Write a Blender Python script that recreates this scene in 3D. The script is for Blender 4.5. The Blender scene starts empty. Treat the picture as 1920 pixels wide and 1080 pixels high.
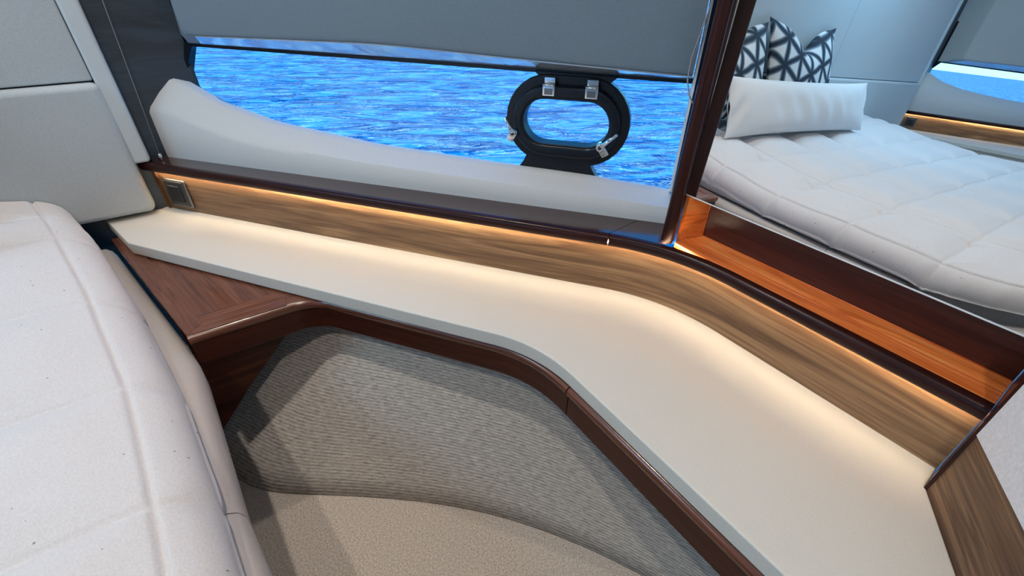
import bpy, bmesh, math, random
import numpy as np
from mathutils import Vector, Matrix

# ------------------------------------------------------------------ setup
scene = bpy.context.scene
C = scene.collection
Z0 = 0.97                       # floor is z = 0; the lens is Z0 above it
# camera axes in the cabin frame (x along the bed to its foot, y to the near hull)
RIGHT = Vector((0.56364, 0.82600, 0.00612))
DOWN = Vector((0.47493, -0.31800, -0.82056))
FWD = Vector((-0.67583, 0.46541, -0.57153))
F_PX = 851.95
cam_data = bpy.data.cameras.new('camera')
cam_data.sensor_width = 36.0
cam_data.lens = F_PX / 1920 * 36.0
cam_data.clip_start = 0.02
cam_data.clip_end = 2000
cam = bpy.data.objects.new('camera', cam_data)
C.objects.link(cam)
m3 = Matrix((RIGHT, -DOWN, -FWD)).transposed()
cam.matrix_world = Matrix.Translation((0, 0, Z0)) @ m3.to_4x4()
scene.camera = cam

scene.view_settings.view_transform = 'Standard'
scene.view_settings.look = 'None'
scene.view_settings.gamma = 1.0
scene.view_settings.use_curve_mapping = False
scene.view_settings.exposure = 0.0

# sky: pale at the horizon, deep blue overhead, the same all round
world = bpy.data.worlds.new('sky')
scene.world = world
world.use_nodes = True
wn = world.node_tree
wn.nodes.clear()
w_out = wn.nodes.new('ShaderNodeOutputWorld')
w_bg = wn.nodes.new('ShaderNodeBackground')
w_tc = wn.nodes.new('ShaderNodeTexCoord')
w_sep = wn.nodes.new('ShaderNodeSeparateXYZ')
w_ramp = wn.nodes.new('ShaderNodeValToRGB')
wn.links.new(w_tc.outputs['Generated'], w_sep.inputs[0])
wn.links.new(w_sep.outputs['Z'], w_ramp.inputs[0])
wn.links.new(w_ramp.outputs[0], w_bg.inputs[0])
wn.links.new(w_bg.outputs[0], w_out.inputs[0])
cr = w_ramp.color_ramp
cr.elements[0].position = 0.0
cr.elements[0].color = (0.82, 0.95, 1.0, 1)
cr.elements[1].position = 0.80
cr.elements[1].color = (0.012, 0.17, 0.55, 1)
e = cr.elements.new(0.07); e.color = (0.45, 0.80, 1.0, 1)
e = cr.elements.new(0.17); e.color = (0.05, 0.40, 0.82, 1)
w_bg.inputs[1].default_value = 2.6

def area_light(name, loc, size, energy, color, target=None, size_y=None, shape='DISK', spread=180):
    l = bpy.data.lights.new(name, 'AREA')
    l.shape = shape
    l.size = size
    if size_y: l.size_y = size_y
    l.energy = energy
    l.color = color
    l.spread = math.radians(spread)
    o = bpy.data.objects.new(name, l)
    o.location = (loc[0], loc[1], loc[2] + Z0)
    if target:
        d = Vector((target[0], target[1], target[2] + Z0)) - Vector(o.location)
        o.rotation_euler = d.to_track_quat('-Z', 'Y').to_euler()
    C.objects.link(o)
    return o

WARM = (1.0, 0.90, 0.79)
DAY = (0.40, 0.72, 1.0)
LIGHTS = [
    ('downlight_lamp', (-1.38, 0.17, 0.98), 0.04, 3.8, WARM),
    ('downlight_lamp', (-0.70, -0.14, 0.98), 0.04, 6.8, WARM),
    ('downlight_lamp', (-0.60, -2.6, 0.98), 0.05, 3.2, WARM),
    ('downlight_lamp', (0.30, -0.45, 0.98), 0.05, 7.0, WARM),  # fill lamp added to light the tray, mirror-side shelf and bulkhead
]
for nm, loc, sz, en, col in LIGHTS:
    area_light(nm, loc, sz, en, col, spread=155)
area_light('added_ceiling_daylight', (-1.02, -1.75, 0.97), 0.62, 17.0, DAY, size_y=0.62, shape='SQUARE', spread=165)  # blue area light added at the ceiling; no hatch is modelled

# ------------------------------------------------------------------ pixels to places
def ray(px):
    return RIGHT * (px[0] - 960) + DOWN * (px[1] - 540) + FWD * F_PX
def at_z(px, z):
    r = ray(px); r = r * (z / r.z); return (r.x, r.y)

# ------------------------------------------------------------------ materials
def new_mat(name):
    m = bpy.data.materials.new(name)
    m.use_nodes = True
    nt = m.node_tree
    b = nt.nodes['Principled BSDF']
    return m, nt, b
def node(nt, t, **kw):
    n = nt.nodes.new(t)
    for k, v in kw.items(): setattr(n, k, v)
    return n
def bump(nt, b, height, strength, dist=0.002):
    bn = node(nt, 'ShaderNodeBump')
    bn.inputs['Strength'].default_value = strength
    bn.inputs['Distance'].default_value = dist
    nt.links.new(height, bn.inputs['Height'])
    nt.links.new(bn.outputs[0], b.inputs['Normal'])
def mapped(nt, src, scale, loc=(0, 0, 0), rot=(0, 0, 0)):
    tc = node(nt, 'ShaderNodeTexCoord')
    mp = node(nt, 'ShaderNodeMapping')
    mp.inputs['Scale'].default_value = scale
    mp.inputs['Location'].default_value = loc
    mp.inputs['Rotation'].default_value = rot
    nt.links.new(tc.outputs[src], mp.inputs[0])
    return mp.outputs[0]
def ramp(nt, fac, stops):
    r = node(nt, 'ShaderNodeValToRGB')
    el = r.color_ramp.elements
    while len(el) < len(stops): el.new(0.5)
    for e_, (p, c) in zip(el, stops):
        e_.position = p
        e_.color = (*c, 1)
    nt.links.new(fac, r.inputs[0])
    return r.outputs[0]
def noise(nt, vec, scale, detail=4, rough=0.6, dist=0.0):
    n = node(nt, 'ShaderNodeTexNoise')
    n.inputs['Scale'].default_value = scale
    n.inputs['Detail'].default_value = detail
    n.inputs['Roughness'].default_value = rough
    n.inputs['Distortion'].default_value = dist
    nt.links.new(vec, n.inputs['Vector'])
    return n.outputs['Fac']

def wood(name, dark, mid, light, rough=0.3, coat=0.0, scale=(3.0, 60.0, 60.0), rot=(0, 0, 0), contrast=(0.3, 0.5, 0.72)):
    """Veneer with the grain along the first UV axis (metres)."""
    m, nt, b = new_mat(name)
    v = mapped(nt, 'UV', scale, rot=rot)
    n1 = noise(nt, v, 1.0, 5, 0.6, 1.2)
    v2 = mapped(nt, 'UV', (scale[0] * 3, scale[1] * 6, 1), rot=rot)
    n2 = noise(nt, v2, 1.0, 3, 0.6, 0.2)
    mx = node(nt, 'ShaderNodeMath', operation='MULTIPLY_ADD')
    nt.links.new(n2, mx.inputs[0]); mx.inputs[1].default_value = 0.35
    nt.links.new(n1, mx.inputs[2])
    sub = node(nt, 'ShaderNodeMath', operation='SUBTRACT')
    nt.links.new(mx.outputs[0], sub.inputs[0]); sub.inputs[1].default_value = 0.17
    col = ramp(nt, sub.outputs[0], [(contrast[0], dark), (contrast[1], mid), (contrast[2], light)])
    nt.links.new(col, b.inputs['Base Color'])
    b.inputs['Roughness'].default_value = rough
    b.inputs['Coat Weight'].default_value = coat
    b.inputs['Coat Roughness'].default_value = 0.12
    bump(nt, b, n2, 0.08, 0.001)
    return m

def fabric(name, col, col2, rough=0.85, scale=600, bstr=0.25, src='Object', big=0.0):
    m, nt, b = new_mat(name)
    v = mapped(nt, src, (1, 1, 1))
    n = noise(nt, v, scale, 2, 0.7)
    c = ramp(nt, n, [(0.3, col2), (0.7, col)])
    nt.links.new(c, b.inputs['Base Color'])
    b.inputs['Roughness'].default_value = rough
    b.inputs['Sheen Weight'].default_value = 0.15
    bump(nt, b, n, bstr, 0.001)
    return m

def plain(name, col, rough=0.5, metal=0.0, spec=0.5, coat=0.0):
    m, nt, b = new_mat(name)
    b.inputs['Base Color'].default_value = (*col, 1)
    b.inputs['Roughness'].default_value = rough
    b.inputs['Metallic'].default_value = metal
    b.inputs['Specular IOR Level'].default_value = spec
    b.inputs['Coat Weight'].default_value = coat
    return m

M = {}
M['mahogany'] = wood('dark_mahogany', (0.018, 0.0045, 0.004), (0.032, 0.0075, 0.006), (0.052, 0.013, 0.009), 0.28, 0.0)
M['mahogany_ledge'] = wood('glossy_ledge_mahogany', (0.020, 0.0045, 0.004), (0.036, 0.008, 0.006), (0.058, 0.014, 0.009), 0.16, 0.6)
M['mahogany_back'] = wood('shaded_red_mahogany', (0.045, 0.008, 0.004), (0.085, 0.016, 0.008), (0.125, 0.028, 0.014), 0.34, 0.0)  # tray wood in shade: the darkening is put into the colour
M['mahogany_table'] = wood('red_mahogany', (0.075, 0.022, 0.012), (0.14, 0.045, 0.022), (0.22, 0.085, 0.045), 0.26, 0.4)
M['mahogany_apron'] = wood('apron_mahogany', (0.028, 0.006, 0.003), (0.058, 0.013, 0.007), (0.090, 0.022, 0.011), 0.34, 0.0)
M['mahogany_lit'] = wood('lit_orange_mahogany', (0.60, 0.115, 0.020), (0.95, 0.25, 0.05), (0.98, 0.38, 0.11), 0.3, 0.3, scale=(6, 45, 45), rot=(0, 0, 0.5))  # warm light on the tray wood put into its saturated orange
M['mahogany_strip'] = wood('lit_orange_mahogany_strip', (0.55, 0.11, 0.022), (0.85, 0.21, 0.045), (0.95, 0.33, 0.09), 0.3, 0.3)  # the strips carry the same painted warm light
M['walnut'] = wood('walnut_veneer', (0.085, 0.043, 0.019), (0.195, 0.108, 0.052), (0.35, 0.215, 0.108), 0.42, 0.0, scale=(2.2, 34.0, 34.0), contrast=(0.32, 0.5, 0.68))
M['walnut_panel'] = wood('walnut_bulkhead', (0.045, 0.019, 0.008), (0.115, 0.054, 0.023), (0.26, 0.14, 0.066), 0.45, 0.0, scale=(4, 70, 70))
M['darkwall'] = wood('dark_veneer_blue_sheen', (0.004, 0.010, 0.018), (0.010, 0.024, 0.042), (0.020, 0.042, 0.068), 0.42, 0.0, scale=(6, 40, 40))  # blue daylight sheen on the dark wood put into its base colour
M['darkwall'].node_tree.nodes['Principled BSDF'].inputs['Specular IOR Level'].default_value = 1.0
for k_ in ('mahogany', 'mahogany_apron'):
    M[k_].node_tree.nodes['Principled BSDF'].inputs['Specular IOR Level'].default_value = 0.25
M['cream'] = fabric('cream_leatherette', (0.70, 0.685, 0.63), (0.63, 0.615, 0.565), 0.55, 500, 0.08)
M['white_lining'] = fabric('white_hull_lining', (0.67, 0.68, 0.675), (0.61, 0.62, 0.62), 0.6, 500, 0.08)
M['headboard'] = fabric('pale_headboard_fabric', (0.49, 0.545, 0.575), (0.40, 0.45, 0.48), 0.8, 420, 0.3)
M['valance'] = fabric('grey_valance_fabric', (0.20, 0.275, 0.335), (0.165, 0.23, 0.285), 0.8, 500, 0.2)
M['valance_far'] = fabric('lit_valance_fabric', (0.52, 0.55, 0.55), (0.45, 0.48, 0.48), 0.7, 500, 0.2)  # near valance cloth, lightened to carry the far side's brighter light
M['gloss_rail'] = plain('glossy_pale_rail', (0.62, 0.70, 0.73), 0.14, 0, 0.9, 1.0)
M['rail'] = fabric('taupe_bed_rail', (0.52, 0.47, 0.445), (0.45, 0.41, 0.385), 0.5, 500, 0.08)
M['wallfabric'] = fabric('textured_wall_fabric', (0.84, 0.82, 0.83), (0.72, 0.70, 0.72), 0.8, 240, 0.5)
M['ceiling'] = plain('ceiling_lining', (0.42, 0.43, 0.44), 0.8)
M['black'] = plain('black_window_frame', (0.003, 0.006, 0.013), 0.3, 0, 0.4, 0.0)
M['rubber'] = plain('black_rubber', (0.008, 0.009, 0.011), 0.5)
M['chrome'] = plain('chrome', (0.86, 0.86, 0.85), 0.12, 1.0)
M['alu'] = plain('polished_edge', (0.85, 0.88, 0.9), 0.25, 1.0)
M['mirror'] = plain('mirror_glass', (0.86, 0.90, 0.91), 0.0, 1.0)
M['switch'] = plain('dark_switch_plastic', (0.03, 0.032, 0.036), 0.35)
M['switch_rim'] = plain('switch_rim_metal', (0.22, 0.215, 0.21), 0.3, 1.0)
M['cord'] = plain('pale_cord', (0.30, 0.32, 0.35), 0.5)
M['border'] = fabric('pale_blue_grey_border', (0.58, 0.65, 0.69), (0.53, 0.60, 0.64), 0.5, 500, 0.05)
M['piping'] = plain('pale_piping', (0.82, 0.84, 0.85), 0.45)

def emis(name, col, s):
    m, nt, b = new_mat(name)
    b.inputs['Base Color'].default_value = (*col, 1)
    b.inputs['Emission Color'].default_value = (*col, 1)
    b.inputs['Emission Strength'].default_value = s
    return m
M['led'] = emis('warm_led', (1.0, 0.76, 0.50), 130.0)
M['lens'] = emis('downlight_lens', (1.0, 0.85, 0.66), 6.0)

def duvet_mat():
    m, nt, b = new_mat('oatmeal_linen')
    v = mapped(nt, 'Object', (1, 1, 1))
    n = noise(nt, v, 380, 2, 0.7)
    base = ramp(nt, n, [(0.3, (0.62, 0.595, 0.60)), (0.7, (0.715, 0.69, 0.70))])
    # dark flecks in the weave
    vo = node(nt, 'ShaderNodeTexVoronoi')
    vo.inputs['Scale'].default_value = 75
    nt.links.new(mapped(nt, 'Object', (1, 1, 0.3)), vo.inputs['Vector'])
    sep = node(nt, 'ShaderNodeSeparateColor')
    nt.links.new(vo.outputs['Color'], sep.inputs[0])
    lt = node(nt, 'ShaderNodeMath', operation='LESS_THAN')
    nt.links.new(vo.outputs['Distance'], lt.inputs[0]); lt.inputs[1].default_value = 0.10
    gt = node(nt, 'ShaderNodeMath', operation='GREATER_THAN')
    nt.links.new(sep.outputs[0], gt.inputs[0]); gt.inputs[1].default_value = 0.80
    mu = node(nt, 'ShaderNodeMath', operation='MULTIPLY')
    nt.links.new(lt.outputs[0], mu.inputs[0]); nt.links.new(gt.outputs[0], mu.inputs[1])
    mu2 = node(nt, 'ShaderNodeMath', operation='MULTIPLY')
    nt.links.new(mu.outputs[0], mu2.inputs[0]); mu2.inputs[1].default_value = 0.75
    mix = node(nt, 'ShaderNodeMix', data_type='RGBA')
    nt.links.new(mu2.outputs[0], mix.inputs[0])
    nt.links.new(base, mix.inputs[6])
    mix.inputs[7].default_value = (0.16, 0.13, 0.12, 1)
    nt.links.new(mix.outputs[2], b.inputs['Base Color'])
    b.inputs['Roughness'].default_value = 0.9
    b.inputs['Sheen Weight'].default_value = 0.2
    bump(nt, b, n, 0.3, 0.0015)
    return m
M['duvet'] = duvet_mat()
M['bolster'] = fabric('pale_bolster_linen', (0.74, 0.75, 0.76), (0.66, 0.67, 0.685), 0.85, 420, 0.25)

def carpet_mat(name, c1, c2, ribbed):
    m, nt, b = new_mat(name)
    src = 'UV'
    v = mapped(nt, src, (1, 1, 1))
    n = noise(nt, v, 260, 3, 0.75)
    if ribbed:
        v2 = mapped(nt, src, (60, 190, 1))
        n2 = noise(nt, v2, 1.0, 2, 0.6, 0.4)
        w = node(nt, 'ShaderNodeTexWave', wave_type='BANDS', bands_direction='Y')
        w.inputs['Scale'].default_value = 42.0
        w.inputs['Distortion'].default_value = 1.6
        w.inputs['Detail'].default_value = 2
        w.inputs['Detail Scale'].default_value = 4.0
        nt.links.new(v, w.inputs['Vector'])
        a = node(nt, 'ShaderNodeMath', operation='MULTIPLY_ADD')
        nt.links.new(w.outputs['Fac'], a.inputs[0]); a.inputs[1].default_value = 0.22
        s = node(nt, 'ShaderNodeMath', operation='MULTIPLY')
        nt.links.new(n2, s.inputs[0]); s.inputs[1].default_value = 0.7
        nt.links.new(s.outputs[0], a.inputs[2])
        h = a.outputs[0]
        col = ramp(nt, h, [(0.25, c1), (0.78, c2)])
        bump(nt, b, h, 0.45, 0.003)
    else:
        col = ramp(nt, n, [(0.32, c1), (0.62, c2)])
        bump(nt, b, n, 0.7, 0.004)
    nt.links.new(col, b.inputs['Base Color'])
    b.inputs['Roughness'].default_value = 0.95
    b.inputs['Specular IOR Level'].default_value = 0.1
    return m
M['carpet'] = carpet_mat('speckled_floor_carpet', (0.40, 0.345, 0.295), (0.76, 0.67, 0.585), False)
M['liner'] = carpet_mat('ribbed_hull_carpet', (0.28, 0.255, 0.23), (0.74, 0.69, 0.63), True)

def pattern_mat():
    """White cloth with a dyed lattice of soft navy lines, six to a node."""
    m, nt, b = new_mat('navy_lattice_cloth')
    tc = node(nt, 'ShaderNodeTexCoord')
    wob = node(nt, 'ShaderNodeTexNoise')
    wob.inputs['Scale'].default_value = 5.0
    nt.links.new(tc.outputs['UV'], wob.inputs['Vector'])
    wadd = node(nt, 'ShaderNodeMix', data_type='VECTOR')
    wadd.inputs[0].default_value = 0.03
    nt.links.new(tc.outputs['UV'], wadd.inputs[4]); nt.links.new(wob.outputs['Color'], wadd.inputs[5])
    acc = None
    for ang in (20, 80, 140):
        a = math.radians(ang)
        d = node(nt, 'ShaderNodeVectorMath', operation='DOT_PRODUCT')
        nt.links.new(wadd.outputs[1], d.inputs[0])
        d.inputs[1].default_value = (-math.sin(a), math.cos(a), 0)
        s = node(nt, 'ShaderNodeMath', operation='MULTIPLY')
        nt.links.new(d.outputs['Value'], s.inputs[0]); s.inputs[1].default_value = 9.6
        fr = node(nt, 'ShaderNodeMath', operation='PINGPONG')
        nt.links.new(s.outputs[0], fr.inputs[0]); fr.inputs[1].default_value = 0.5
        if acc is None: acc = fr.outputs[0]
        else:
            mn = node(nt, 'ShaderNodeMath', operation='MINIMUM')
            nt.links.new(acc, mn.inputs[0]); nt.links.new(fr.outputs[0], mn.inputs[1])
            acc = mn.outputs[0]
    col = ramp(nt, acc, [(0.0, (0.008, 0.016, 0.032)), (0.06, (0.010, 0.026, 0.050)), (0.12, (0.14, 0.20, 0.26)), (0.18, (0.66, 0.69, 0.70))])
    nt.links.new(col, b.inputs['Base Color'])
    b.inputs['Roughness'].default_value = 0.85
    return m
M['pattern'] = pattern_mat()

def glass_mat():
    m, nt, b = new_mat('tinted_window_glass')
    out = nt.nodes['Material Output']
    tr = node(nt, 'ShaderNodeBsdfTransparent')
    tr.inputs[0].default_value = (0.66, 0.91, 1.0, 1)
    gl = node(nt, 'ShaderNodeBsdfGlossy')
    gl.inputs['Roughness'].default_value = 0.02
    mx = node(nt, 'ShaderNodeMixShader')
    mx.inputs[0].default_value = 0.05
    nt.links.new(tr.outputs[0], mx.inputs[1]); nt.links.new(gl.outputs[0], mx.inputs[2])
    nt.links.new(mx.outputs[0], out.inputs[0])
    nt.nodes.remove(b)
    return m
M['glass'] = glass_mat()

def water_mat():
    m, nt, b = new_mat('sea_water')
    v = mapped(nt, 'Object', (1.0, 1.0, 1.0), rot=(0, 0, math.radians(-38)))
    n_big = noise(nt, mapped(nt, 'Object', (0.9, 2.4, 1), rot=(0, 0, 0)), 1.0, 3, 0.55, 0.6)
    n_mid = noise(nt, mapped(nt, 'Object', (2.3, 6.0, 1), rot=(0, 0, 0)), 1.0, 4, 0.6, 0.8)
    a = node(nt, 'ShaderNodeMath', operation='MULTIPLY_ADD')
    nt.links.new(n_mid, a.inputs[0]); a.inputs[1].default_value = 0.42
    nt.links.new(n_big, a.inputs[2])
    bump(nt, b, a.outputs[0], 1.0, 0.34)
    out = nt.nodes['Material Output']
    col = ramp(nt, n_mid, [(0.41, (0.0, 0.22, 0.40)), (0.49, (0.0, 0.40, 0.58)), (0.535, (0.20, 0.70, 0.78)), (0.58, (1.0, 1.0, 1.0))])  # cyan crests are thin water; white streaks are sky glints painted in
    df = node(nt, 'ShaderNodeBsdfDiffuse')
    nt.links.new(col, df.inputs['Color'])
    gl = node(nt, 'ShaderNodeBsdfGlossy')
    gl.inputs['Roughness'].default_value = 0.05
    fr = node(nt, 'ShaderNodeFresnel')
    fr.inputs['IOR'].default_value = 1.30
    bn = [n_ for n_ in nt.nodes if n_.bl_idname == 'ShaderNodeBump'][0]
    for t_ in (gl, fr): nt.links.new(bn.outputs[0], t_.inputs['Normal'])
    sc_ = node(nt, 'ShaderNodeMath', operation='MULTIPLY')
    nt.links.new(fr.outputs[0], sc_.inputs[0]); sc_.inputs[1].default_value = 0.75
    mx = node(nt, 'ShaderNodeMixShader')
    nt.links.new(sc_.outputs[0], mx.inputs[0]); nt.links.new(df.outputs[0], mx.inputs[1]); nt.links.new(gl.outputs[0], mx.inputs[2])
    nt.links.new(mx.outputs[0], out.inputs[0])
    nt.nodes.remove(b)
    return m
M['water'] = water_mat()

# ------------------------------------------------------------------ mesh helpers
XF = {'mirror': None}           # y -> 2c - y when building the far side of the cabin
def tag(o, label=None, cat=None, group=None, kind=None):
    if label: o['label'] = label
    if cat: o['category'] = cat
    if group: o['group'] = group
    if kind: o['kind'] = kind
    return o
def empty(name, loc=(0, 0, 0)):
    o = bpy.data.objects.new(name, None)
    if XF['mirror'] is not None: loc = (loc[0], 2 * XF['mirror'] - loc[1], loc[2])
    o.location = (loc[0], loc[1], loc[2] + Z0)
    o.empty_display_size = 0.05
    C.objects.link(o)
    return o
def mesh(name, verts, faces, mat, parent=None, smooth=False, uv=None, bev=0.0, seg=2, autosmooth=None):
    vs = [(x, 2 * XF['mirror'] - y, z) if XF['mirror'] is not None else (x, y, z) for x, y, z in verts]
    vs = [(x, y, z + Z0) for x, y, z in vs]
    me = bpy.data.meshes.new(name)
    bm = bmesh.new()
    bv = [bm.verts.new(v) for v in vs]
    uvl = bm.loops.layers.uv.new('UVMap')
    for f in faces:
        try:
            bf = bm.faces.new([bv[i] for i in f])
        except ValueError:
            continue
        for lp, i in zip(bf.loops, f):
            lp[uvl].uv = uv[i] if uv is not None else (verts[i][0] + verts[i][2] * 0.3, verts[i][1] + verts[i][2])
    bmesh.ops.recalc_face_normals(bm, faces=bm.faces[:])
    bm.to_mesh(me); bm.free()
    me.materials.append(M[mat] if isinstance(mat, str) else mat)
    if smooth:
        for p in me.polygons: p.use_smooth = True
    o = bpy.data.objects.new(name, me)
    C.objects.link(o)
    if parent is not None:
        o.parent = parent
        o.matrix_parent_inverse = Matrix.Translation(-Vector(parent_world(parent)))
    if bev > 0:
        b = o.modifiers.new('bevel', 'BEVEL')
        b.width = bev; b.segments = seg; b.limit_method = 'ANGLE'; b.angle_limit = math.radians(40)
        b.harden_normals = False
        for p in me.polygons: p.use_smooth = True
        w = o.modifiers.new('normals', 'WEIGHTED_NORMAL'); w.keep_sharp = True
    return o
def parent_world(o):
    v = Vector(o.location)
    return v
def adopt(o, parent):
    """Parent o to a mesh part whose own origin is the world origin."""
    o.parent = parent
    o.matrix_parent_inverse = Matrix.Identity(4)
    return o
def sub(name, verts, faces, mat, part, **kw):
    """A sub-part: child of a part mesh (whose basis is the identity)."""
    o = mesh(name, verts, faces, mat, None, **kw)
    o.parent = part
    if part.parent is not None:
        # part's world matrix is the identity (its inverse cancels the Empty)
        o.matrix_parent_inverse = Matrix.Identity(4)
    return o

def fillet(pts, radii, n=10):
    """Plan polyline with rounded corners."""
    out = [tuple(pts[0])]
    for i in range(1, len(pts) - 1):
        p0, p1, p2 = (np.array(pts[k], float) for k in (i - 1, i, i + 1))
        r = radii[i]
        a = (p0 - p1) / np.linalg.norm(p0 - p1); b = (p2 - p1) / np.linalg.norm(p2 - p1)
        ang = math.acos(max(-1, min(1, a @ b)))
        if r <= 0 or abs(ang - math.pi) < 1e-3:
            out.append(tuple(p1)); continue
        t = r / math.tan(ang / 2)
        s, e_ = p1 + a * t, p1 + b * t
        bis = (a + b) / np.linalg.norm(a + b)
        c = p1 + bis * (r / math.sin(ang / 2))
        v0, v1 = s - c, e_ - c
        a0 = math.atan2(v0[1], v0[0]); da = math.atan2(v0[0] * v1[1] - v0[1] * v1[0], v0 @ v1)
        for k in range(n + 1):
            th = a0 + da * k / n
            out.append((c[0] + r * math.cos(th), c[1] + r * math.sin(th)))
    out.append(tuple(pts[-1]))
    return out
def offset(path, d):
    """Shift a plan polyline to its left by d."""
    P = [np.array(p, float) for p in path]
    out = []
    for i, p in enumerate(P):
        ns = []
        if i > 0: t = P[i] - P[i - 1]; t /= np.linalg.norm(t) + 1e-12; ns.append(np.array([-t[1], t[0]]))
        if i < len(P) - 1: t = P[i + 1] - P[i]; t /= np.linalg.norm(t) + 1e-12; ns.append(np.array([-t[1], t[0]]))
        nn = sum(ns); nn /= np.linalg.norm(nn) + 1e-12
        k = 1 / max(0.4, nn @ ns[0])
        out.append(tuple(p + nn * d * k))
    return out
def cut_path(path, s0, s1):
    """Piece of a polyline between two arc lengths."""
    P = [np.array(p, float) for p in path]
    L = [0]
    for a, b in zip(P, P[1:]): L.append(L[-1] + np.linalg.norm(b - a))
    def at(s):
        for i in range(len(P) - 1):
            if s <= L[i + 1] or i == len(P) - 2:
                t = (s - L[i]) / max(1e-9, L[i + 1] - L[i]); return tuple(P[i] + (P[i + 1] - P[i]) * t)
    s1 = min(s1, L[-1])
    return [at(s0)] + [tuple(p) for p, l in zip(P, L) if s0 + 1e-4 < l < s1 - 1e-4] + [at(s1)]
def path_len(path):
    return sum(math.dist(a, b) for a, b in zip(path, path[1:]))
def sweep(name, path, profile, mat, parent=None, smooth=False, bev=0.0, seg=2, part=None):
    """Closed profile [(offset to the left, z)] run along a plan path, with caps."""
    n = len(profile)
    offs = {o_: offset(path, o_) for o_, _ in profile}
    verts, uv = [], []
    per = [0]
    for (a, b) in zip(profile, profile[1:]): per.append(per[-1] + math.dist(a, b))
    s = 0
    for i in range(len(path)):
        if i: s += math.dist(path[i], path[i - 1])
        for (o_, z), q in zip(profile, per):
            x, y = offs[o_][i]
            verts.append((x, y, z)); uv.append((s, q))
    faces = []
    for i in range(len(path) - 1):
        for j in range(n):
            k = (j + 1) % n
            faces.append((i * n + j, i * n + k, (i + 1) * n + k, (i + 1) * n + j))
    faces.append(tuple(range(n))); faces.append(tuple((len(path) - 1) * n + j for j in range(n)))
    if part is not None:
        return sub(name, verts, faces, mat, part, uv=uv, smooth=smooth, bev=bev, seg=seg)
    return mesh(name, verts, faces, mat, parent, smooth, uv, bev, seg)
def prism(name, poly, z0, z1, mat, parent=None, bev=0.0, seg=2, rot=0.0, part=None):
    n = len(poly)
    verts = [(x, y, z0) for x, y in poly] + [(x, y, z1) for x, y in poly]
    c, s = math.cos(rot), math.sin(rot)
    uv = [(x * c + y * s, -x * s + y * c) for x, y in poly] * 2
    per = 0
    faces = [tuple(range(n)), tuple(range(n, 2 * n))]
    for i in range(n):
        j = (i + 1) % n
        faces.append((i, j, n + j, n + i))
    if part is not None:
        return sub(name, verts, faces, mat, part, uv=uv, bev=bev, seg=seg)
    return mesh(name, verts, faces, mat, parent, False, uv, bev, seg)
def box_on(name, origin, ax, ay, az, sx, sy, sz, mat, parent=None, bev=0.0, seg=2, part=None, uvrot=False):
    """Box from an origin corner along three axes."""
    o, ax, ay, az = (np.array(q, float) for q in (origin, ax, ay, az))
    verts, uv = [], []
    for k in (0, 1):
        for j in (0, 1):
            for i in (0, 1):
                verts.append(tuple(o + ax * sx * i + ay * sy * j + az * sz * k))
                u_, v_ = sx * i + sy * j * 0.3, sz * k + sy * j
                uv.append((v_, u_) if uvrot else (u_, v_))
    faces = [(0, 1, 3, 2), (4, 5, 7, 6), (0, 1, 5, 4), (2, 3, 7, 6), (0, 2, 6, 4), (1, 3, 7, 5)]
    if part is not None:
        return sub(name, verts, faces, mat, part, uv=uv, bev=bev, seg=seg)
    return mesh(name, verts, faces, mat, parent, False, uv, bev, seg)
def tube(name, pts, r, mat, parent=None, seg=8, part=None):
    P = [np.array(p, float) for p in pts]
    verts, faces = [], []
    for i, p in enumerate(P):
        t = P[min(i + 1, len(P) - 1)] - P[max(i - 1, 0)]; t /= np.linalg.norm(t)
        a = np.cross(t, (0, 0, 1.0)) if abs(t[2]) < 0.9 else np.cross(t, (1.0, 0, 0)); a /= np.linalg.norm(a)
        b = np.cross(t, a)
        rr = r[i] if isinstance(r, (list, tuple)) else r
        for k in range(seg):
            th = 2 * math.pi * k / seg
            verts.append(tuple(p + a * rr * math.cos(th) + b * rr * math.sin(th)))
    for i in range(len(P) - 1):
        for k in range(seg):
            l = (k + 1) % seg
            faces.append((i * seg + k, i * seg + l, (i + 1) * seg + l, (i + 1) * seg + k))
    faces.append(tuple(range(seg))); faces.append(tuple((len(P) - 1) * seg + k for k in range(seg)))
    if part is not None:
        return sub(name, verts, faces, mat, part, smooth=True)
    return mesh(name, verts, faces, mat, parent, True)

# ------------------------------------------------------------------ shared lines of the joinery
ZL = -0.42       # underside of the ledge lip
ZT = -0.398       # top of the ledge
ZS = -0.526      # top of the cream shelf
ZN = -0.5585      # top of the bedside table
HB = -1.456      # bulkhead behind the headboard
CY = -1.638      # centre line of the cabin
FLOOR = -0.97
CEIL = 1.02

LIP = fillet([(-1.450, -0.1445), (-0.4165, 0.637), (0.0235, 0.637)], [0, 0.34, 0], 14)
W0 = np.array([-1.466, -0.088])
WA = math.radians(38.56)
WU = np.array([math.cos(WA), math.sin(WA)])
WN = np.array([-WU[1], WU[0]])
def hull(s, off, z):
    p = W0 + WU * s + WN * off
    return (float(p[0]), float(p[1]), z)

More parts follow.
